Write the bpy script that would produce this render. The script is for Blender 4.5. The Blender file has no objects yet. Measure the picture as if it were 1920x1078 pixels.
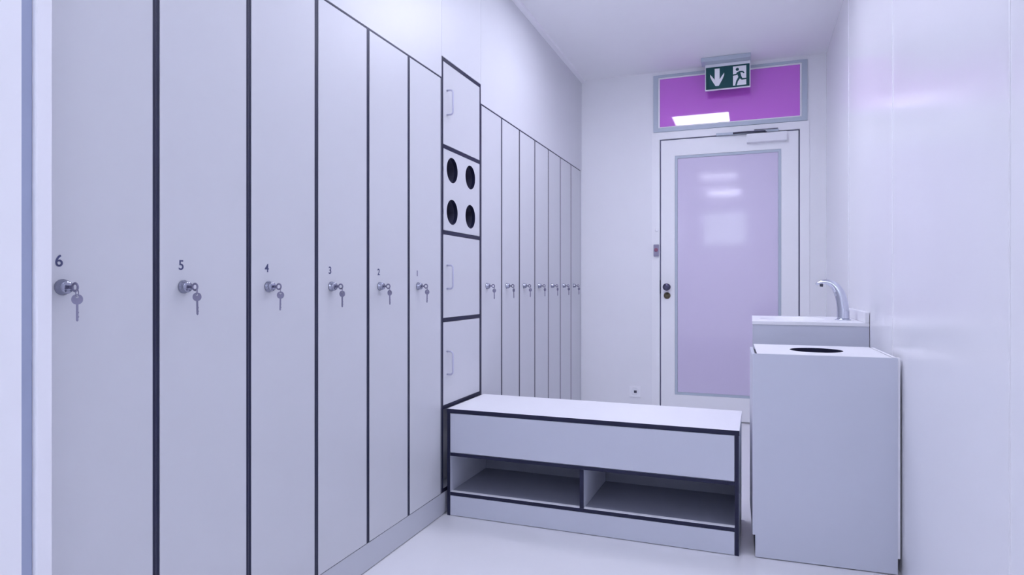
import bpy, bmesh, math
from mathutils import Vector, Matrix

scene = bpy.context.scene
COL = scene.collection
PI = math.pi

# ------------------------------------------------------------------ materials
def lin(r, g, b):
    f = lambda c: (c / 255) / 12.92 if c / 255 <= 0.04045 else ((c / 255 + 0.055) / 1.055) ** 2.4
    return (f(r), f(g), f(b), 1.0)

def material(name, rgb, rough=0.5, metal=0.0, spec=0.5, noise=0.0, scale=40.0, bump=0.0, coat=0.0, emit=None):
    m = bpy.data.materials.new(name)
    m.use_nodes = True
    nt = m.node_tree
    b = nt.nodes['Principled BSDF']
    c = lin(*rgb)
    b.inputs['Base Color'].default_value = c
    b.inputs['Roughness'].default_value = rough
    b.inputs['Metallic'].default_value = metal
    b.inputs['Specular IOR Level'].default_value = spec
    b.inputs['Coat Weight'].default_value = coat
    b.inputs['Coat Roughness'].default_value = 0.05
    if emit:
        b.inputs['Emission Color'].default_value = (*emit[0], 1)
        b.inputs['Emission Strength'].default_value = emit[1]
    if noise or bump:
        tc = nt.nodes.new('ShaderNodeTexCoord')
        n = nt.nodes.new('ShaderNodeTexNoise')
        n.inputs['Scale'].default_value = scale
        n.inputs['Detail'].default_value = 4
        nt.links.new(tc.outputs['Object'], n.inputs['Vector'])
        if noise:
            mx = nt.nodes.new('ShaderNodeMix')
            mx.data_type = 'RGBA'
            mx.inputs[6].default_value = tuple(x * (1 - noise) for x in c[:3]) + (1,)
            mx.inputs[7].default_value = tuple(min(1, x * (1 + noise)) for x in c[:3]) + (1,)
            nt.links.new(n.outputs['Fac'], mx.inputs[0])
            nt.links.new(mx.outputs[2], b.inputs['Base Color'])
        if bump:
            bp = nt.nodes.new('ShaderNodeBump')
            bp.inputs['Strength'].default_value = bump
            bp.inputs['Distance'].default_value = 0.002
            nt.links.new(n.outputs['Fac'], bp.inputs['Height'])
            nt.links.new(bp.outputs['Normal'], b.inputs['Normal'])
    return m

M = {}
M['wall'] = material('painted_wall', (243, 243, 246), 0.45, noise=0.012, scale=6)
M['panel_wall'] = material('glossy_wall_panel', (243, 243, 247), 0.2, spec=0.5, noise=0.01, scale=3)
M['ceiling'] = material('ceiling_paint', (246, 246, 248), 0.6, noise=0.012, scale=5)
M['floor'] = material('vinyl_floor', (231, 231, 234), 0.22, spec=0.4, noise=0.02, scale=9)
M['laminate'] = material('locker_laminate', (207, 208, 213), 0.42, spec=0.4, noise=0.012, scale=14)
M['filler'] = material('upper_laminate', (211, 212, 217), 0.42, spec=0.4, noise=0.01, scale=8)
M['inner'] = material('carcass_laminate', (205, 207, 216), 0.5)
M['edge'] = material('dark_edge_band', (34, 36, 62), 0.45, spec=0.3)
M['plinth'] = material('plinth_laminate', (196, 198, 206), 0.4)
M['cabinet'] = material('cabinet_laminate', (202, 205, 217), 0.42, spec=0.4, noise=0.012, scale=10)
M['white'] = material('white_laminate', (240, 240, 244), 0.35, noise=0.008, scale=20)
M['door_white'] = material('door_lacquer', (248, 248, 250), 0.4, noise=0.008, scale=12)
M['frame_grey'] = material('grey_frame', (186, 196, 208), 0.4, noise=0.01)
M['gap'] = material('dark_seal', (120, 122, 148), 0.6)
M['groove_shade'] = material('blue_grey_groove_shade', (168, 177, 202), 0.5)  # blue shade of the wall groove, put into the strip's colour
M['purple'] = material('purple_glass', (206, 108, 222), 0.03, spec=1.0)
M['lavender'] = material('lavender_frosted_glass', (218, 208, 232), 0.07, spec=0.7)
M['chrome'] = material('chrome', (205, 208, 220), 0.12, metal=1.0, noise=0.02, scale=60)
M['steel'] = material('key_steel', (140, 138, 158), 0.3, metal=1.0, noise=0.06, scale=120)
M['dark_steel'] = material('dark_polished_steel', (92, 90, 112), 0.2, metal=1.0, noise=0.03, scale=60)
M['lock_steel'] = material('lock_steel', (160, 162, 178), 0.16, metal=1.0, noise=0.03, scale=60)
M['brass'] = material('dull_brass', (112, 104, 84), 0.35, metal=0.8, noise=0.05)
M['handle'] = material('pale_handle_metal', (200, 200, 218), 0.3, metal=0.6, noise=0.02)
M['number'] = material('number_print', (70, 74, 112), 0.6)
M['green'] = material('exit_sign_green', (2, 74, 78), 0.6)
M['signwhite'] = material('exit_sign_white', (250, 250, 253), 0.4)
M['dark'] = material('dark_plastic', (66, 66, 86), 0.4)
M['reader'] = material('reader_plastic', (150, 146, 170), 0.35)
M['red'] = material('reader_red', (150, 92, 120), 0.4)
LAMP = (18.0, 11.5, 7.0, 18.0)      # each ceiling light is dimmed on its own
for i, e in enumerate(LAMP):
    M['diffuser%d' % i] = material('lamp_diffuser', (240, 240, 250), 0.5, emit=((0.822, 0.84, 1.0), e))
M['daylight'] = material('bright_window_glass', (230, 240, 240), 0.3, emit=((0.80, 0.95, 0.98), 2.2))
M['recess'] = material('bench_recess_grey', (140, 143, 158), 0.5)  # grey for the bench's lower shelf and back, darker than its other parts

# ------------------------------------------------------------------ helpers
def box(bm, a, b, mi=0, front=None):
    """axis aligned box; `front`: (axis, sign, material index) for one face"""
    a, b = [min(p, q) for p, q in zip(a, b)], [max(p, q) for p, q in zip(a, b)]
    v = [bm.verts.new((x, y, z)) for x in (a[0], b[0]) for y in (a[1], b[1]) for z in (a[2], b[2])]
    fs = [((0, 1, 3, 2), 0, -1), ((4, 6, 7, 5), 0, 1), ((0, 4, 5, 1), 1, -1), ((2, 3, 7, 6), 1, 1),
          ((0, 2, 6, 4), 2, -1), ((1, 5, 7, 3), 2, 1)]
    for ids, ax, s in fs:
        f = bm.faces.new([v[i] for i in ids])
        f.material_index = mi
        if front and front[0] == ax and front[1] == s:
            f.material_index = front[2]

def bevel(bm, w, seg=2, ang=40):
    bm.normal_update()
    es = [e for e in bm.edges if len(e.link_faces) == 2 and e.calc_face_angle(0) > math.radians(ang)]
    bmesh.ops.bevel(bm, geom=es, offset=w, segments=seg, affect='EDGES', profile=0.5)

def tube(bm, pts, radii, n=16, caps=True, flat=1.0, mi=0):
    pts = [Vector(p) for p in pts]
    if not hasattr(radii, '__len__'):
        radii = [radii] * len(pts)
    rings = []
    ref = None
    for i, p in enumerate(pts):
        t = (pts[min(i + 1, len(pts) - 1)] - pts[max(i - 1, 0)]).normalized()
        if ref is None:
            ref = Vector((0, 1, 0)) if abs(t.y) < 0.9 else Vector((1, 0, 0))
        u = (ref - t * ref.dot(t)).normalized()
        w = t.cross(u)
        ref = u
        rings.append([bm.verts.new(p + (u * math.cos(k * 2 * PI / n) + w * math.sin(k * 2 * PI / n) * flat) * radii[i]) for k in range(n)])
    for r0, r1 in zip(rings, rings[1:]):
        for k in range(n):
            f = bm.faces.new((r0[k], r0[(k + 1) % n], r1[(k + 1) % n], r1[k]))
            f.smooth = True
            f.material_index = mi
    if caps:
        bm.faces.new(rings[0][::-1]).material_index = mi
        bm.faces.new(rings[-1]).material_index = mi

def lathe(bm, c, axis, prof, n=32, mi=0):
    """prof: (distance along axis, radius)"""
    c, ax = Vector(c), Vector(axis).normalized()
    u = ax.orthogonal().normalized()
    w = ax.cross(u)
    rings = []
    for d, r in prof:
        rings.append([bm.verts.new(c + ax * d + (u * math.cos(k * 2 * PI / n) + w * math.sin(k * 2 * PI / n)) * max(r, 1e-5)) for k in range(n)])
    for r0, r1 in zip(rings, rings[1:]):
        for k in range(n):
            f = bm.faces.new((r0[k], r0[(k + 1) % n], r1[(k + 1) % n], r1[k]))
            f.smooth = True
            f.material_index = mi
    bm.faces.new(rings[0][::-1]).material_index = mi
    bm.faces.new(rings[-1]).material_index = mi

def torus(bm, c, normal, R, r, n=28, m=10):
    c, nn = Vector(c), Vector(normal).normalized()
    u = nn.orthogonal().normalized()
    w = nn.cross(u)
    rings = []
    for i in range(n):
        a = 2 * PI * i / n
        d = u * math.cos(a) + w * math.sin(a)
        rings.append([bm.verts.new(c + d * (R + r * math.cos(2 * PI * j / m)) + nn * r * math.sin(2 * PI * j / m)) for j in range(m)])
    for i in range(n):
        for j in range(m):
            f = bm.faces.new((rings[i][j], rings[(i + 1) % n][j], rings[(i + 1) % n][(j + 1) % m], rings[i][(j + 1) % m]))
            f.smooth = True

def prism(bm, pts, to3d, h0, h1, mi=0):
    """2D polygon extruded; to3d(x, y, h)"""
    a = [bm.verts.new(to3d(x, y, h0)) for x, y in pts]
    b = [bm.verts.new(to3d(x, y, h1)) for x, y in pts]
    n = len(pts)
    fs = [bm.faces.new(a[::-1]), bm.faces.new(b)]
    for i in range(n):
        fs.append(bm.faces.new((a[i], a[(i + 1) % n], b[(i + 1) % n], b[i])))
    for f in fs:
        f.material_index = mi

def world_loc(o):
    p = Vector((0, 0, 0))
    while o:
        p += o.location
        o = o.parent
    return p

def finish(name, bm, mats, parent=None, at=None, local=False):
    """one mesh object; vertices come in world coordinates unless local"""
    bmesh.ops.recalc_face_normals(bm, faces=bm.faces[:])
    me = bpy.data.meshes.new(name)
    bm.to_mesh(me)
    bm.free()
    for m in (mats if isinstance(mats, (list, tuple)) else [mats]):
        me.materials.append(m)
    o = bpy.data.objects.new(name, me)
    COL.objects.link(o)
    base = Vector((0, 0, 0))
    if parent:
        o.parent = parent
        base = Vector((0, 0, 0)) if local else world_loc(parent)
    if at is not None:
        o.location = Vector(at) - base
        base = Vector(at)
    if base.length:
        me.transform(Matrix.Translation(-base))
    return o

def tag(o, label, cat, group=None):
    o['label'] = label
    o['category'] = cat
    if group:
        o['group'] = group
    return o

def thing(name, loc, label, cat, group=None, rz=0.0):
    o = bpy.data.objects.new(name, None)
    o.empty_display_size = 0.1
    COL.objects.link(o)
    o.location = loc
    o.rotation_euler = (0, 0, rz)
    return tag(o, label, cat, group)

def structure(o, label=None):
    o['kind'] = 'structure'
    if label:
        o['label'] = label
    return o

def kids(o):
    return [c for c in bpy.data.objects if c.parent == o]

def duplicate(o, parent=None):
    c = o.copy()
    COL.objects.link(c)
    if parent:
        c.parent = parent
    for k in kids(o):
        duplicate(k, c)
    return c

def bx(name, a, b, mat, parent=None, bev=0.0, at=None, local=False):
    bm = bmesh.new()
    box(bm, a, b)
    if bev:
        bevel(bm, bev)
    return finish(name, bm, mat, parent, at, local)

# ------------------------------------------------------------------ dimensions
D = -1.3194            # plane of the locker fronts
WL = -1.86             # wall behind the lockers
XR = 0.512             # right wall
YB = 5.1986            # back wall
YF = -3.3              # wall behind the viewer
HC = 2.744             # ceiling
L0, W = 0.8329, 0.2991
C0, C1 = 2.6277, 3.0791
HT, HP = 1.9957, 0.1034
XN = -1.24             # near stretch of left wall, proud of the lockers
YN = 0.836

# ------------------------------------------------------------------ setting
structure(bx('floor', (WL, YF - .1, -.1), (XR + .1, YB + .1, 0), M['floor']), 'pale glossy vinyl floor')
LIGHTS = (3.50, 2.10, -.10, -1.97)
LX, LH = -.48, .272
bm = bmesh.new()
box(bm, (WL - .1, YF - .1, HC), (LX - LH, YB + .1, HC + .1))
box(bm, (LX + LH, YF - .1, HC), (XR + .1, YB + .1, HC + .1))
ends = [YF - .1] + [v for yc in reversed(LIGHTS) for v in (yc - LH, yc + LH)] + [YB + .1]
for a, b in zip(ends[::2], ends[1::2]):
    box(bm, (LX - LH, a, HC), (LX + LH, b, HC + .1))
for yc in LIGHTS:
    box(bm, (LX - LH, yc - LH, HC + .07), (LX + LH, yc + LH, HC + .1))
structure(finish('ceiling', bm, M['ceiling']), 'flat pale lavender ceiling')

# left wall: L-shaped in plan, the near stretch standing proud of the lockers
bm = bmesh.new()
prism(bm, [(WL - .1, YF), (XN, YF), (XN, 0.782), (XN - .014, 0.782), (XN - .014, 0.8055), (XN - .02, 0.8055), (XN - .02, YN - .004), (WL, YN - .004),
           (WL, YB), (WL - .1, YB)], lambda x, y, h: (x, y, h), 0, HC)
structure(finish('wall_left', bm, M['wall']), 'white wall at the left edge beside the lockers')
structure(bx('trim_1', (XN - .0139, 0.7825, 0), (XN - .008, 0.8050, HC), M['groove_shade']), 'blue grey shade strip in the wall groove left of the lockers')
structure(bx('trim_2', (XN - .0199, 0.8060, 0), (XN + .002, YN, HC), M['white'], bev=.003), 'bright white corner strip left of the lockers')

# right wall of glossy panels
structure(bx('wall_right', (XR, YF, 0), (XR + .1, YB, HC), M['panel_wall']), 'glossy pale lavender panelled wall on the right')
for i, y in enumerate((1.638, 2.836, 4.034)):
    structure(bx('trim_%d' % (3 + i), (XR - .0016, y - .003, 0), (XR, y + .003, HC), M['white']), 'thin pale joint strip on the right wall')

# back wall with the door and transom opening
OX0, OX1, OZ = -0.745, 0.402, 2.7146
TX0, TX1 = -.730, .387
bm = bmesh.new()
prism(bm, [(WL - .1, 0), (OX0, 0), (OX0, 2.262), (TX0 - .0006, 2.262), (TX0 - .0006, OZ), (TX1 + .0006, OZ), (TX1 + .0006, 2.262), (OX1, 2.262), (OX1, 0), (XR + .1, 0), (XR + .1, HC), (WL - .1, HC)],
      lambda x, z, h: (x, h, z), YB, YB + .12)
structure(finish('wall_back', bm, M['wall']), 'plain pale wall around the glazed door')
structure(bx('wall_front', (WL - .1, YF - .1, 0), (XR + .1, YF, HC), M['wall']))

# cornice on the ceiling along the locker wall
bm = bmesh.new()
prism(bm, [(0, 0), (.035, 0), (.028, -.012), (.004, -.02), (0, -.02)], lambda x, z, h: (D + x, h, HC + z), YN, YB)
structure(finish('trim_6', bm, M['white']), 'pale cornice strip where ceiling meets the locker wall')

# plinth under the lockers
structure(bx('baseboard_left', (D - .03, YN, .004), (D - .002, YB - .001, HP - .002), M['plinth']), 'grey lavender plinth board under the lockers')

# ------------------------------------------------------------------ door with closer
door = bpy.data.objects.new('door_1', None)
COL.objects.link(door)
door.location = (-.17, YB, 0)
structure(door, 'white door with large lavender glass pane in back wall')
DX0, DX1, DT = -0.672, 0.327, 2.196
g = .010
bm = bmesh.new()   # frame with its head
prism(bm, [(OX0 + .001, 0), (DX0 - g, 0), (DX0 - g, DT + g), (DX1 + g, DT + g), (DX1 + g, 0), (OX1 - .001, 0), (OX1 - .001, 2.262), (OX0 + .001, 2.262)],
      lambda x, z, h: (x, h, z), YB - .008, YB + .09)
finish('door_frame', bm, M['door_white'], door)
bm = bmesh.new()
prism(bm, [(DX0 - g, 0), (DX0 + .004, 0), (DX0 + .004, DT - .004), (DX1 - .004, DT - .004), (DX1 - .004, 0), (DX1 + g, 0), (DX1 + g, DT + g), (DX0 - g, DT + g)],
      lambda x, z, h: (x, h, z), YB + .016, YB + .05)
finish('door_seal', bm, M['gap'], door)
GX0, GX1, GB, GT = -.565, .209, .189, 2.069
bm = bmesh.new()
def ringbox(bm, x0, x1, z0, z1, X0, X1, Z0, Z1, y0, y1):
    """rectangular ring, outer X0..X1/Z0..Z1, inner x0..x1/z0..z1"""
    o = [(X0, Z0), (X1, Z0), (X1, Z1), (X0, Z1)]
    i = [(x0, z0), (x1, z0), (x1, z1), (x0, z1)]
    V = {}
    for nm, ps in (('o', o), ('i', i)):
        for k, (x, z) in enumerate(ps):
            for s, y in ((0, y0), (1, y1)):
                V[nm, k, s] = bm.verts.new((x, y, z))
    for k in range(4):
        j = (k + 1) % 4
        bm.faces.new((V['o', k, 0], V['o', j, 0], V['i', j, 0], V['i', k, 0]))
        bm.faces.new((V['o', k, 1], V['i', k, 1], V['i', j, 1], V['o', j, 1]))
        bm.faces.new((V['o', k, 0], V['o', k, 1], V['o', j, 1], V['o', j, 0]))
        bm.faces.new((V['i', k, 0], V['i', j, 0], V['i', j, 1], V['i', k, 1]))
ringbox(bm, GX0, GX1, GB, GT, DX0, DX1, .008, DT, YB - .004, YB + .046)
bevel(bm, .002)
leaf = finish('door_leaf', bm, M['door_white'], door)
bm = bmesh.new()
ringbox(bm, GX0 + .02, GX1 - .02, GB + .02, GT - .02, GX0 + .0005, GX1 - .0005, GB + .0005, GT - .0005, YB + .002, YB + .03)
finish('glazing_bead', bm, M['frame_grey'], leaf)
bx('glass_pane', (GX0 + .0205, YB + .010, GB + .0205), (GX1 - .0205, YB + .018, GT - .0205), M['lavender'], leaf)['label'] = 'lavender frosted glass pane of the door'
bm = bmesh.new()   # knob
lathe(bm, (-.624, YB - .004, 1.036), (0, -1, 0), [(0, .027), (.006, .027), (.008, .014), (.026, .014), (.034, .024), (.048, .029), (.058, .026), (.062, .014)])
finish('door_knob', bm, M['dark_steel'], leaf)
bm = bmesh.new()
lathe(bm, (-.624, YB - .004, .968), (0, -1, 0), [(0, .026), (.006, .026), (.009, .022), (.010, .010), (.016, .009)])
finish('lock_cylinder', bm, M['brass'], leaf)['label'] = 'dull brass lock cylinder under the knob'
bx('latch_plate', (DX0 - g + .001, YB - .002, .985), (DX0 - .001, YB + .0155, 1.09), M['dark'], door)
closer = bx('door_closer', (-.033, YB - .056, 2.122), (.247, YB - .0045, 2.188), M['white'], leaf, bev=.004)
bx('closer_rail', (-.253, YB - .034, 2.196), (.190, YB - .0085, 2.214), M['frame_grey'], closer, bev=.002)
bm = bmesh.new()
tube(bm, [(.10, YB - .04, 2.1885), (.10, YB - .04, 2.199)], .008, 14)
tube(bm, [(.10, YB - .042, 2.201), (-.02, YB - .046, 2.203), (-.13, YB - .042, 2.203)], .007, 12)
tube(bm, [(.02, YB - .0365, 2.217), (.185, YB - .0365, 2.217)], .003, 10)
finish('closer_arm', bm, M['dark'], closer)

# transom window
TX0, TX1, TB, TT = -.730, .387, 2.2635, 2.714
win = bpy.data.objects.new('window_1', None)
COL.objects.link(win)
win.location = (-.17, YB, TB)
structure(win, 'purple transom window above the door')
bm = bmesh.new()
ringbox(bm, TX0 + .037, TX1 - .037, TB + .031, TT - .020, TX0, TX1, TB, TT, YB - .016, YB + .06)
bevel(bm, .002)
finish('window_frame', bm, M['frame_grey'], win)
bm = bmesh.new()
ringbox(bm, TX0 + .050, TX1 - .050, TB + .040, TT - .032, TX0 + .0375, TX1 - .0375, TB + .0315, TT - .0205, YB - .010, YB + .03)
finish('glazing_bead', bm, M['white'], win)
bx('glass_pane', (TX0 + .0505, YB - .007, TB + .0405), (TX1 - .0505, YB + .002, TT - .0325), M['purple'], win)['label'] = 'deep purple glass pane'

# lit window high in the wall behind the viewer, mirrored in the door glass
w2 = bpy.data.objects.new('window_2', None)
COL.objects.link(w2)
w2.location = (-.5, YF, 1.85)
structure(w2, 'bright window high in the wall behind the viewer')
bm = bmesh.new()
ringbox(bm, -.91, -.09, 1.87, 2.53, -.96, -.04, 1.82, 2.58, YF + .001, YF + .03)
finish('window_frame', bm, M['frame_grey'], w2)
bx('glass_pane', (-.9095, YF + .004, 1.8705), (-.0905, YF + .012, 2.5295), M['daylight'], w2)

# ------------------------------------------------------------------ lockers
def digit_mesh(ch, size):
    cu = bpy.data.curves.new('number', 'FONT')
    cu.body = ch
    cu.size = size
    cu.align_x = 'CENTER'
    cu.extrude = 0.0003
    cu.offset = 0.0004
    tmp = bpy.data.objects.new('number', cu)
    COL.objects.link(tmp)
    dg = bpy.context.evaluated_depsgraph_get()
    me = bpy.data.meshes.new_from_object(tmp.evaluated_get(dg))
    bpy.data.objects.remove(tmp)
    me.transform(Matrix(((0, 0, 1, 0), (1, 0, 0, 0), (0, 1, 0, 0), (0, 0, 0, 1))))   # reads from +X
    me.materials.clear()
    me.materials.append(M['number'])
    return me

def make_locker():
    """base at the front left bottom corner, front plane x = 0, running along +y"""
    r = thing('locker', (0, 0, 0), 'locker', 'locker')
    t, dp, h = .0092, .50, HT - HP
    bm = bmesh.new()
    e = (0, 1, 1)
    for y0 in (0.0002, W - t - .0002):
        box(bm, (-dp, y0, 0), (-.0015, y0 + t, h), 0, e)
    box(bm, (-dp, t, h - .006), (-.0015, W - t, h), 0, e)
    box(bm, (-dp, t, 0), (-.022, W - t, .018), 0)
    box(bm, (-dp, t, .018), (-dp + .008, W - t, h - .006), 0)
    finish('locker_body', bm, [M['inner'], M['edge']], r)
    d = bx('door', (-.0195, t + .0006, .0015), (0, W - t - .0006, h - .0068), M['laminate'], r, bev=.0008)
    bm = bmesh.new()
    lathe(bm, (0, .077, 1.046 - HP), (1, 0, 0), [(0.0003, .0165), (.003, .0165), (.005, .0145), (.014, .0138), (.018, .0118), (.019, .006)])
    finish('lock_knob', bm, M['lock_steel'], d)
    return r

def make_key():
    """two keys: one in the lock, one hanging from it by a ring; origin on the lock face"""
    r = thing('locker_key', (0, 0, 0), 'key', 'key')
    bm = bmesh.new()   # inserted key: stub and round bow with a hole, in the x-z plane
    box(bm, (.0002, -.001, -.0035), (.010, .001, .0035))
    torus(bm, (.0185, 0, 0), (0, 1, 0), .0078, .0026, 24, 8)
    for v in bm.verts:
        v.co.y *= .75
    finish('inserted_key', bm, M['steel'], r)
    bm = bmesh.new()
    torus(bm, (.0245, 0, -.0112), (.75, .6, 0), .0085, .0009, 22, 6)
    finish('key_ring', bm, M['steel'], r)
    bm = bmesh.new()   # hanging key: flat shield bow with hole, shank with bit
    n = 24
    outer = [(.0105 * math.sin(a) * (1 + .05 * math.cos(2 * a)), -.0095 + .0105 * math.cos(a)) for a in [2 * PI * k / n for k in range(n)]]
    inner = [(.0026 * math.sin(a), -.0042 + .0026 * math.cos(a)) for a in [2 * PI * k / n for k in range(n)]]
    th = .0011
    V = [[bm.verts.new((s * th, x, z)) for (x, z) in ring] for ring in (outer, inner) for s in (-1, 1)]
    for k in range(n):
        j = (k + 1) % n
        bm.faces.new((V[1][k], V[1][j], V[3][j], V[3][k]))
        bm.faces.new((V[0][k], V[2][k], V[2][j], V[0][j]))
        bm.faces.new((V[0][k], V[0][j], V[1][j], V[1][k]))
        bm.faces.new((V[2][k], V[3][k], V[3][j], V[2][j]))
    prism(bm, [(-.0022, -.0195), (-.0022, -.052), (0, -.0545), (.0022, -.0525), (.0022, -.047), (.0036, -.045), (.0022, -.043), (.0022, -.038), (.0034, -.036), (.0022, -.034), (.0022, -.0195)],
          lambda x, z, h: (h, x, z), -th, th)
    hk = finish('hanging_key', bm, M['steel'], r, local=True)
    hk.location = (.0245, 0, -.0150)
    hk.rotation_euler = (0, 0, math.radians(-38))
    return r

left_labels = {
    6: 'tall pale lavender locker marked 6, cut off by the white strip at left',
    5: 'tall pale lavender locker marked 5 between lockers 6 and 4',
    4: 'tall pale lavender locker marked 4 between lockers 5 and 3',
    3: 'tall pale lavender locker marked 3 between lockers 4 and 2',
    2: 'tall pale lavender locker marked 2 between lockers 3 and 1',
    1: 'tall pale lavender locker marked 1, beside the column with round holes'}
left_keys = {
    6: 'two steel keys at the lock of locker 6, nearest the left edge',
    5: 'two steel keys at the lock of locker marked 5',
    4: 'two steel keys at the lock of locker marked 4',
    3: 'two steel keys at the lock of locker marked 3',
    2: 'two steel keys at the lock of locker marked 2',
    1: 'two steel keys at the lock of locker 1, left of the column with holes'}
ords = ['first', 'second', 'third', 'fourth', 'fifth', 'sixth']
right_labels = ['tall locker directly right of the column with round holes'] + \
    ['%s tall locker to the right of the column with round holes' % o for o in ords[1:]] + \
    ['last tall locker of the far row, in the corner at the back wall']
right_keys = ['two small keys on the locker directly right of the column with holes'] + \
    ['two small keys on the %s locker to the right of the column with holes' % o for o in ords[1:]] + \
    ['two small keys on the last far locker, in the back wall corner']

proto, kproto = make_locker(), make_key()
tilts = [-38, -30, -44, -24, -20, -35, -40, -15, -50, -28, -18, -42, -33]
spots = [(L0 + W * i, 6 - i, left_labels[6 - i], left_keys[6 - i]) for i in range(6)] + \
        [(C1 + .0012 + W * .9935 * i, None, right_labels[i], right_keys[i]) for i in range(7)]
for i, (y, num, lab, klab) in enumerate(spots):
    o = proto if i == 0 else duplicate(proto)
    k = kproto if i == 0 else duplicate(kproto)
    o.location = (D, y, HP)
    o['label'] = lab
    o['group'] = 'lockers left of the column' if num else 'lockers in the far row'
    if not num:
        o.scale = (1, .9935, 1)
    k.location = (D + .0195, y + .077 * (1 if num else .9935), 1.046)
    k['label'] = klab
    k['group'] = 'keys in the locker locks'
    for c in kids(k):
        if c.name.startswith('hanging_key'):
            c.rotation_euler = (math.radians(1.5 * math.sin(i * 2.1)), 0, math.radians(tilts[i]))
spots_done = [o for o in bpy.data.objects if o.name.startswith('locker') and o.get('category') == 'locker']
for o in spots_done:
    for c in kids(o):
        if c.name.startswith('door'):
            for num, lab in left_labels.items():
                if o['label'] == lab:
                    n = bpy.data.objects.new('number', digit_mesh(str(num), .034))
                    COL.objects.link(n)
                    n.parent = c
                    n.location = (.0004, .0705, 1.0885 - HP)
                    n['label'] = 'printed dark number %d' % num

# ------------------------------------------------------------------ laminate panels above the lockers
bm_args = [('wide pale laminate panel above the lockers marked 1 to 6', YN + .0005, C0 - .001, HT + .0015),
           ('narrow pale laminate panel above the column with round holes', C0 + .001, C1 - .0005, 2.0955),
           ('long pale laminate panel above the far row of lockers', C1 + .0012, YB - .001, HT + .0015)]
for lab, y0, y1, z0 in bm_args:
    tag(bx('filler_panel', (D - .02, y0, z0), (D, y1, HC - .001), M['filler'], bev=.0008, at=(D - .01, (y0 + y1) / 2, z0)), lab, 'panel', 'panels above the lockers')
# scribe strip at the back wall
yl = C1 + .0012 + W * .9935 * 7
tag(bx('scribe_strip', (D - .02, yl + .001, HP), (D - .002, YB - .001, HT), M['laminate'], at=(D - .01, yl + .015, HP)),
    'narrow filler strip between last far locker and back wall', 'panel')

# ------------------------------------------------------------------ column with small doors and dispenser holes
col = thing('storage_column', (D, C0, HP), 'narrow column of three small doors and a panel with four round holes', 'cabinet')
s = .016
bm = bmesh.new()
e = (0, 1, 1)
zb = HP
zt = 2.0936
for y0 in (C0 + .0004, C1 - s - .0004):
    box(bm, (D - .5, y0, zb), (D - .001, y0 + s, zt), 0, e)
shelf = [(zb, .018), (.482, .018), (.881, .018), (1.284, .018), (1.678, .018), (zt - .018, .018)]
for z, t in shelf:
    box(bm, (D - .5, C0 + s + .0004, z), (D - .001, C1 - s - .0004, z + t), 0, e)
box(bm, (D - .5, C0 + s, zb), (D - .49, C1 - s, zt), 0)
finish('column_body', bm, [M['inner'], M['edge']], col)
y0, y1 = C0 + s + .0015, C1 - s - .0015
def handle(y, z0, z1, parent):
    bm = bmesh.new()
    x, p, r = D, .030, .012
    pts = [(x, y, z0)]
    for k in range(7):
        a = -PI / 2 + k / 6 * PI / 2
        pts.append((x + p - r + r * math.cos(a), y, z0 + r + r * math.sin(a)))
    for k in range(7):
        a = k / 6 * PI / 2
        pts.append((x + p - r + r * math.cos(a), y, z1 - r + r * math.sin(a)))
    pts.append((x, y, z1))
    tube(bm, pts, .0042, 12)
    finish('handle', bm, M['handle'], parent)
for z0, z1, hz0, hz1 in ((1.6975, zt - .0195, 1.838, 1.950), (.9005, 1.2825, 1.034, 1.142), (.5015, .8795, .638, .744)):
    d = bx('door', (D - .0195, y0, z0), (D, y1, z1), M['laminate'], col, bev=.0008)
    handle(2.682, hz0, hz1, d)
bx('lower_panel', (D - .075, y0, zb + .0195), (D - .055, y1, .4805), M['laminate'], col)
# panel with four round holes
zz0, zz1 = 1.3035, 1.6765
ys, zs = [y0, (2.738 + 2.946) / 2, y1], [zz0, (1.393 + 1.5895) / 2, zz1]
bm = bmesh.new()
N, R = 56, .0590
for cy_, ya, yb in ((2.738, ys[0], ys[1]), (2.946, ys[1], ys[2])):
    for cz_, za, zb_ in ((1.393, zs[0], zs[1]), (1.5895, zs[1], zs[2])):
        angs = sorted([2 * PI * k / N for k in range(N)] + [math.atan2(z - cz_, y - cy_) % (2 * PI) for y in (ya, yb) for z in (za, zb_)])
        inn, out, inb, outb = [], [], [], []
        for a in angs:
            ca, sa = math.cos(a), math.sin(a)
            t = min((yb - cy_) / ca if ca > 1e-9 else (ya - cy_) / ca if ca < -1e-9 else 1e9,
                    (zb_ - cz_) / sa if sa > 1e-9 else (za - cz_) / sa if sa < -1e-9 else 1e9)
            inn.append(bm.verts.new((D, cy_ + R * ca, cz_ + R * sa)))
            out.append(bm.verts.new((D, cy_ + t * ca, cz_ + t * sa)))
            inb.append(bm.verts.new((D - .018, cy_ + R * ca, cz_ + R * sa)))
            outb.append(bm.verts.new((D - .018, cy_ + t * ca, cz_ + t * sa)))
        n = len(angs)
        for k in range(n):
            j = (k + 1) % n
            if (out[k].co - out[j].co).length < 1e-6:
                continue
            bm.faces.new((inn[k], out[k], out[j], inn[j]))
            bm.faces.new((inb[k], inb[j], outb[j], outb[k]))
            f = bm.faces.new((inn[k], inn[j], inb[j], inb[k]))
            f.material_index = 1
bmesh.ops.remove_doubles(bm, verts=bm.verts[:], dist=2e-5)
dp = finish('dispenser_panel', bm, [M['laminate'], M['edge']], col)
dp['label'] = 'pale panel with four round dark holes'
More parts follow.
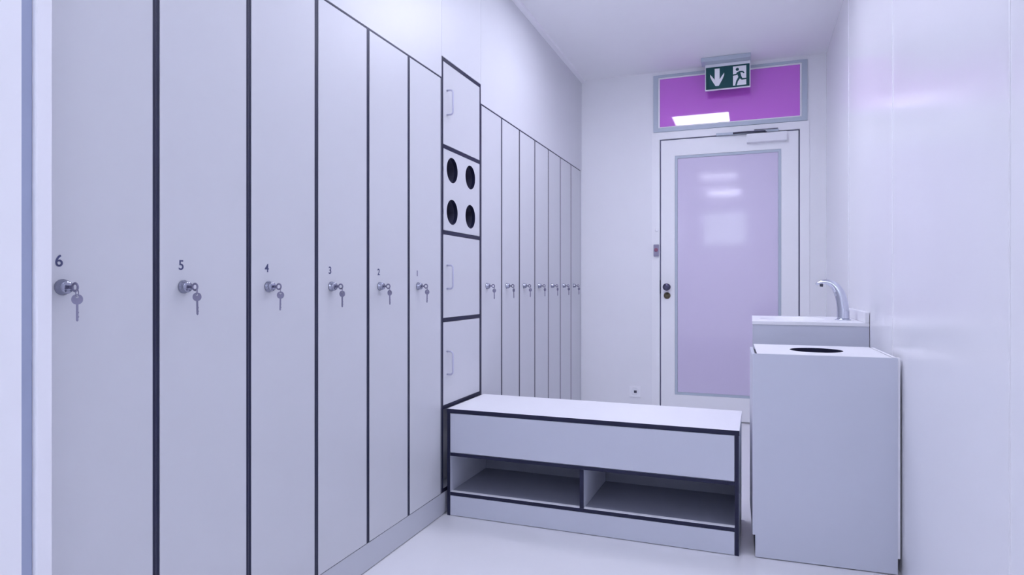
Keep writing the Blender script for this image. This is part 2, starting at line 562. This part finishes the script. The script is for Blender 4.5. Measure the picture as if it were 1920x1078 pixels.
for cy_ in (2.738, 2.946):
    for cz_ in (1.393, 1.5895):
        bm = bmesh.new()     # open dark tube behind each hole
        prof = [(-.0185, .0615), (-.30, .0615), (-.30, .0585), (-.0185, .0585)]
        rings = []
        nn = 32
        for dx, r in prof:
            rings.append([bm.verts.new((D + dx, cy_ + r * math.cos(2 * PI * k / nn), cz_ + r * math.sin(2 * PI * k / nn))) for k in range(nn)])
        for a_, b_ in ((0, 1), (1, 2), (2, 3), (3, 0)):
            for k in range(nn):
                bm.faces.new((rings[a_][k], rings[a_][(k + 1) % nn], rings[b_][(k + 1) % nn], rings[b_][k]))
        finish('dispenser_tube', bm, M['dark'], dp)

# ------------------------------------------------------------------ bench
BX0, BX1, BY = -1.305, -.043, 2.650
bench = thing('bench', (BX0, BY, 0), 'low pale bench with dark edges and two open shoe compartments', 'bench')
L, dep = BX1 - BX0, .425
fr = (1, -1, 1)
def bench_part(name, boxes, mats, bev=0):
    bm = bmesh.new()
    for b in boxes:
        box(bm, *b)
    if bev:
        bevel(bm, bev)
    return finish(name, bm, mats, bench, local=True)
ed = [M['cabinet'], M['edge']]
bench_part('bench_top', [((0, 0, .467), (L, dep, .486), 0, fr)], [M['white'], M['edge']])
for x0 in (0.002, L - .017):
    bm = bmesh.new()
    box(bm, (x0, .001, 0), (x0 + .015, dep, .4668), 0, fr)
    finish('side_panel', bm, ed, bench, local=True)
x0, x1 = .0174, L - .0174
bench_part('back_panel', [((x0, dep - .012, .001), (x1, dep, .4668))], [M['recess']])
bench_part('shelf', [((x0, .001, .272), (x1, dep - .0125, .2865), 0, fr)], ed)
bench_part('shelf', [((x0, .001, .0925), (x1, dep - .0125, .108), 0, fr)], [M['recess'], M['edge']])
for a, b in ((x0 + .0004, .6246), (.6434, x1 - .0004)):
    bench_part('white_front_strip', [((a, .0012, .1083), (b, .021, .1105))], [M['white']])  # thin white strip along the lower shelf's front edge
bench_part('divider', [((.625, .001, .1083), (.643, dep - .0125, .2717), 0, fr)], ed)
bench_part('drawer_front', [((x0 + .001, -.0005, .289), (x1 - .001, .019, .4655))], [M['cabinet']], .0008)
bench_part('plinth', [((x0 + .001, .0005, .003), (x1 - .001, .018, .0915))], [M['cabinet']])
bench.rotation_euler = (0, 0, math.radians(-.5))

# ------------------------------------------------------------------ bin cabinet at the right wall
BW, BD, BH = .492, .42, .7865
bin_ = thing('bin_cabinet', (.0045, 2.650, 0), 'grey lavender waste cabinet with round hole in its white lid', 'cabinet', rz=math.radians(1.5))
bm = bmesh.new()
prism(bm, [(0, .088), (.010, .088), (.010, .004), (BW, .004), (BW, BH - .001), (0, BH - .001)], lambda x, z, h: (x, h, z), 0, .019)
finish('front_panel', bm, M['cabinet'], bin_, local=True)
bm = bmesh.new()
box(bm, (0, .0195, .088), (.012, BD, BH - .012))
box(bm, (.010, .0195, .004), (.012, BD, .088), 1)
finish('side_panel', bm, [M['cabinet'], M['edge']], bin_, local=True)
bm = bmesh.new()
box(bm, (BW - .012, .0195, .004), (BW, BD, BH))
finish('side_panel', bm, M['white'], bin_, local=True)
bm = bmesh.new()
box(bm, (.0125, BD - .012, .004), (BW - .0125, BD, BH - .02))
finish('back_panel', bm, M['inner'], bin_, local=True)
bm = bmesh.new()
box(bm, (BW + .0003, .004, .06), (BW + .0085, .03, BH))
finish('scribe_strip', bm, M['white'], bin_, local=True)
# lid with a round opening
bm = bmesh.new()
lx0, lx1, ly0, ly1 = .016, BW - .019, .0005, BD - .0
cx, cyy, R = .246, .205, .098
angs = sorted([2 * PI * k / 64 for k in range(64)] + [math.atan2(y - cyy, x - cx) % (2 * PI) for x in (lx0, lx1) for y in (ly0, ly1)])
rows = [[], [], [], []]
for a in angs:
    ca, sa = math.cos(a), math.sin(a)
    t = min((lx1 - cx) / ca if ca > 1e-9 else (lx0 - cx) / ca if ca < -1e-9 else 1e9,
            (ly1 - cyy) / sa if sa > 1e-9 else (ly0 - cyy) / sa if sa < -1e-9 else 1e9)
    for i, (r, z) in enumerate(((R, BH), (t, BH), (t, BH + .004 - .0035), (R, BH - .019))):
        rows[i].append(bm.verts.new((cx + r * ca, cyy + r * sa, BH + .0012 if i < 2 else BH - .0008 if i == 2 else BH - .016)))
n = len(angs)
for k in range(n):
    j = (k + 1) % n
    for a_, b_ in ((0, 1), (1, 2), (2, 3), (3, 0)):
        f = bm.faces.new((rows[a_][k], rows[a_][j], rows[b_][j], rows[b_][k]))
        if a_ == 3:
            f.material_index = 1
finish('lid', bm, [M['white'], M['edge']], bin_, local=True)['label'] = 'white lid with a round black opening'
bm = bmesh.new()     # waste sack hanging under the opening
lathe(bm, (cx, cyy, BH - .018), (0, 0, -1), [(0, .112), (.2, .125), (.5, .12), (.52, .08)], 32)
bm.faces.ensure_lookup_table()
big = [f for f in bm.faces if len(f.verts) == 32 and abs(f.calc_center_median().z - (BH - .018)) < .01]
bmesh.ops.delete(bm, geom=big, context='FACES')
finish('waste_sack', bm, M['edge'], bin_, local=True)

# ------------------------------------------------------------------ wash basin cabinet
SX0, SX1, SY, SH, SD = .004, XR - .002, 3.35, .875, .62
sink = thing('washbasin_cabinet', (SX0, SY, 0), 'washbasin unit with white top behind the waste cabinet', 'washbasin')
bm = bmesh.new()
box(bm, (SX0 + .002, SY + .003, .09), (SX1, SY + .021, SH - .016))
box(bm, (SX0 + .022, SY + SD - .021, .09), (SX1, SY + SD - .003, SH - .016))
box(bm, (SX1 - .020, SY + .0212, .09), (SX1, SY + SD - .0212, SH - .016))
box(bm, (SX0 + .022, SY + .0212, .09), (SX1 - .0202, SY + SD - .0212, .108))
box(bm, (SX0 + .06, SY + .01, .002), (SX1 - .02, SY + SD - .01, .0898))
finish('cabinet_body', bm, M['cabinet'], sink)
bx('door', (SX0 + .002, SY + .0216, .092), (SX0 + .0215, SY + SD - .004, SH - .018), M['cabinet'], sink, bev=.001)
# top with an oval bowl
bm = bmesh.new()
bcx, bcy, ra, rb = .205, SY + .33, .165, .215
angs = sorted([2 * PI * k / 64 for k in range(64)] + [math.atan2(y - bcy, x - bcx) % (2 * PI) for x in (SX0, SX1) for y in (SY, SY + SD)])
prof = [(1.0, 0), (.985, -.006), (.95, -.03), (.86, -.08), (.65, -.115), (.35, -.125), (.08, -.128)]
rings = [[] for _ in range(len(prof) + 2)]
for a in angs:
    ca, sa = math.cos(a), math.sin(a)
    t = min((SX1 - bcx) / ca if ca > 1e-9 else (SX0 - bcx) / ca if ca < -1e-9 else 1e9,
            (SY + SD - bcy) / sa if sa > 1e-9 else (SY - bcy) / sa if sa < -1e-9 else 1e9)
    rings[0].append(bm.verts.new((bcx + t * ca, bcy + t * sa, SH - .0155)))
    rings[1].append(bm.verts.new((bcx + t * ca, bcy + t * sa, SH)))
    for i, (q, z) in enumerate(prof):
        rings[2 + i].append(bm.verts.new((bcx + ra * q * ca, bcy + rb * q * sa, SH + z)))
n = len(angs)
for a_ in range(len(rings) - 1):
    for k in range(n):
        j = (k + 1) % n
        f = bm.faces.new((rings[a_][k], rings[a_][j], rings[a_ + 1][j], rings[a_ + 1][k]))
        f.smooth = a_ >= 2
bm.faces.new(rings[-1])
finish('basin_top', bm, M['white'], sink)['label'] = 'white moulded basin top'
bx('upstand', (SX1 - .018, SY + .0, SH + .0004), (SX1, SY + SD, .926), M['white'], sink, bev=.003)

# tap
FX, FY = .424, 3.60
tap = thing('tap', (FX, FY, SH), 'curved chrome tap standing on the white basin top', 'tap')
bm = bmesh.new()
lathe(bm, (FX + .006, FY, SH + .0004), (0, 0, 1), [(0, .036), (.004, .036), (.006, .030)], 28)
finish('tap_base', bm, M['chrome'], tap)
bm = bmesh.new()
ctrl = [(.432, .881, .0285), (.431, .93, .0275), (.425, .975, .0265), (.414, 1.013, .0245), (.396, 1.044, .0205), (.372, 1.062, .0155), (.346, 1.067, .0115), (.322, 1.061, .0085), (.308, 1.053, .006)]
P = [Vector((x, FY, z)) for x, z, r in ctrl]
pts, rad = [], []
for i in range(len(P) - 1):
    p0, p1, p2, p3 = P[max(i - 1, 0)], P[i], P[i + 1], P[min(i + 2, len(P) - 1)]
    for k in range(5):
        t = k / 5
        pts.append(.5 * ((2 * p1) + (p2 - p0) * t + (2 * p0 - 5 * p1 + 4 * p2 - p3) * t * t + (3 * p1 - p0 - 3 * p2 + p3) * t ** 3))
        rad.append(ctrl[i][2] * (1 - t) + ctrl[i + 1][2] * t)
pts.append(P[-1])
rad.append(ctrl[-1][2])
tube(bm, pts, rad, 24)
finish('spout', bm, M['chrome'], tap)
bm = bmesh.new()
lathe(bm, (.334, FY, 1.0555), (-.15, 0, -1), [(0, .0075), (.012, .0075), (.013, .005)], 20)
finish('aerator', bm, M['dark'], tap)

# ------------------------------------------------------------------ exit sign
SGX0, SGX1, SGZ0, SGZ1, SGY = -.3215, -.012, 2.5235, 2.689, 5.06
sign = thing('exit_sign', ((SGX0 + SGX1) / 2, SGY, HC), 'green emergency exit sign with down arrow hanging from the ceiling', 'sign')
bx('mounting_base', (-.352, 4.985, 2.7125), (-.004, 5.10, HC - .0005), M['frame_grey'], sign, bev=.003)
bx('sign_housing', (SGX0 - .006, SGY, SGZ0 - .006), (SGX1 + .006, SGY + .022, 2.712), M['white'], sign, bev=.002)
bx('back_shade_plate', (SGX0, SGY + .0222, SGZ0 - .003), (SGX1, SGY + .024, SGZ1), M['dark'], sign)  # added dark sheet for the shaded sign back, mirrored in the transom
face = bx('sign_face', (SGX0, SGY - .0016, SGZ0), (SGX1, SGY - .0001, SGZ1), M['green'], sign)
sw, sh = SGX1 - SGX0, SGZ1 - SGZ0
def sg(u, v, h):
    return (SGX0 + u * sw, SGY - .0017 - h, SGZ1 - v * sh)
bm = bmesh.new()     # down arrow
prism(bm, [(.205, .08), (.320, .08), (.320, .58), (.372, .43), (.425, .30), (.425, .40), (.385, .58), (.300, .87), (.225, .87),
           (.140, .60), (.100, .42), (.100, .32), (.155, .45), (.205, .58)], sg, 0, .0006)
finish('arrow', bm, M['signwhite'], face)['label'] = 'white down arrow'
bm = bmesh.new()
RX0, RX1, RY0, RY1 = .625, .925, .07, .93
prism(bm, [(RX0, RY0), (RX1, RY0), (RX1, RY1), (RX0, RY1)], sg, 0, .0006)
finish('doorway_symbol', bm, M['signwhite'], face)['label'] = 'white doorway symbol'
bm = bmesh.new()     # running figure
def rp(u, v):
    return (RX0 + u * (RX1 - RX0), RY0 + v * (RY1 - RY0))
def stroke(a, b, w0, w1):
    a, b = Vector(rp(*a)), Vector(rp(*b))
    A, B = Vector((a.x * sw, a.y * sh)), Vector((b.x * sw, b.y * sh))
    d = (B - A).normalized()
    nrm = Vector((-d.y, d.x))
    q = [A + nrm * w0, A - nrm * w0, B - nrm * w1, B + nrm * w1]
    stroke.h += .00004
    prism(bm, [(p.x / sw, p.y / sh) for p in q], sg, .0007, .0010 + stroke.h)
stroke.h = 0
hx, hy = rp(.33, .17)
prism(bm, [(hx + .0115 / sw * math.cos(2 * PI * k / 20), hy + .0115 / sh * math.sin(2 * PI * k / 20)) for k in range(20)], sg, .0007, .0010)
stroke((.40, .30), (.55, .62), .0125, .0100)
stroke((.44, .31), (.72, .31), .0055, .0050)
stroke((.72, .30), (.84, .40), .0050, .0045)
stroke((.40, .34), (.24, .44), .0055, .0050)
stroke((.26, .43), (.0, .45), .0050, .0045)
stroke((.55, .58), (.68, .70), .0085, .0065)
stroke((.65, .69), (1.0, .69), .0065, .0050)
stroke((.50, .58), (.32, .77), .0085, .0065)
stroke((.33, .74), (.22, 1.0), .0065, .0055)
finish('running_figure', bm, M['green'], face)['label'] = 'green running figure symbol'

# ------------------------------------------------------------------ small things at the door
rd = thing('door_reader', (-.706, YB - .008, 1.325), 'small grey box on the door frame above the knob', 'switch')
bx('housing', (-.727, YB - .030, 1.278), (-.686, YB - .0085, 1.373), M['reader'], rd, bev=.004)
bm = bmesh.new()
lathe(bm, (-.7065, YB - .030, 1.330), (0, -1, 0), [(0, .015), (.003, .015), (.005, .012)], 24)
finish('push_button', bm, M['red'], rd)['label'] = 'reddish round button'
bm = bmesh.new()
lathe(bm, (-.705, YB - .0085, 1.487), (0, -1, 0), [(0, .013), (.004, .013), (.007, .010), (.008, .003)], 24)
tag(finish('indicator_cap', bm, M['signwhite'], at=(-.705, YB - .0085, 1.487)), 'tiny white round cap on door frame above the grey box', 'cap')
so = thing('wall_socket', (-.877, YB, .197), 'small white socket low on the back wall left of the door', 'socket')
bx('cover_plate', (-.923, YB - .010, .151), (-.831, YB - .0005, .243), M['signwhite'], so, bev=.003)
bm = bmesh.new()
lathe(bm, (-.877, YB - .0102, .197), (0, -1, 0), [(0, .030), (.003, .030), (.004, .027)], 32)
finish('socket_ring', bm, M['white'], so)
bm = bmesh.new()
box(bm, (-.884, YB - .0148, .185), (-.862, YB - .0144, .205))
finish('socket_hole', bm, M['dark'], so)

# ------------------------------------------------------------------ ceiling lights
names = ['square ceiling light panel nearest the exit door', 'square ceiling light panel above lockers 3 and 4',
         'square ceiling light panel overhead at the near lockers', 'square ceiling light panel farthest from the exit door']
lp = None
for i, yc in enumerate(LIGHTS):
    if lp is None:
        lp = thing('ceiling_light', (-.48, yc, HC), names[i], 'lamp', 'square ceiling light panels')
        bm = bmesh.new()
        ringbox(bm, -.2705, .2705, -.2705, .2705, -.283, .283, -.283, .283, 0, .004)
        bmesh.ops.rotate(bm, verts=bm.verts, cent=(0, 0, 0), matrix=Matrix.Rotation(math.radians(90), 3, 'X'))
        for v in bm.verts:
            v.co.z = -abs(v.co.z) - .0005
        finish('lamp_frame', bm, M['white'], lp, local=True)
        bm = bmesh.new()
        box(bm, (-.2705, -.2705, .042), (.2705, .2705, .060))
        finish('lamp_diffuser', bm, M['diffuser0'], lp, local=True)
        base_lp = lp
    else:
        c = duplicate(base_lp)
        c.location = (-.48, yc, HC)
        c['label'] = names[i]
        for q in kids(c):
            if q.name.startswith('lamp_diffuser'):
                q.data = q.data.copy()
                q.data.materials[0] = M['diffuser%d' % i]

# ------------------------------------------------------------------ camera and colour
cam = bpy.data.cameras.new('camera')
cam.sensor_width = 36
cam.lens = 36 * 1205.28 / 1920
cam.shift_y = -4.23 / 1920
cam.clip_start = .02
co = bpy.data.objects.new('camera', cam)
COL.objects.link(co)
co.location = (0, 0, 1.05)
co.rotation_euler = (PI / 2, 0, .3564)
scene.camera = co

w = bpy.data.worlds.new('world')
w.use_nodes = True
w.node_tree.nodes['Background'].inputs[0].default_value = (.5, .5, .6, 1)
w.node_tree.nodes['Background'].inputs[1].default_value = .2
scene.world = w
scene.view_settings.view_transform = 'Standard'
scene.view_settings.look = 'None'
scene.view_settings.gamma = 1
scene.view_settings.use_curve_mapping = False
scene.view_settings.exposure = 0.11
scene.cycles.use_denoising = True
scene.cycles.max_bounces = 12
scene.cycles.diffuse_bounces = 8
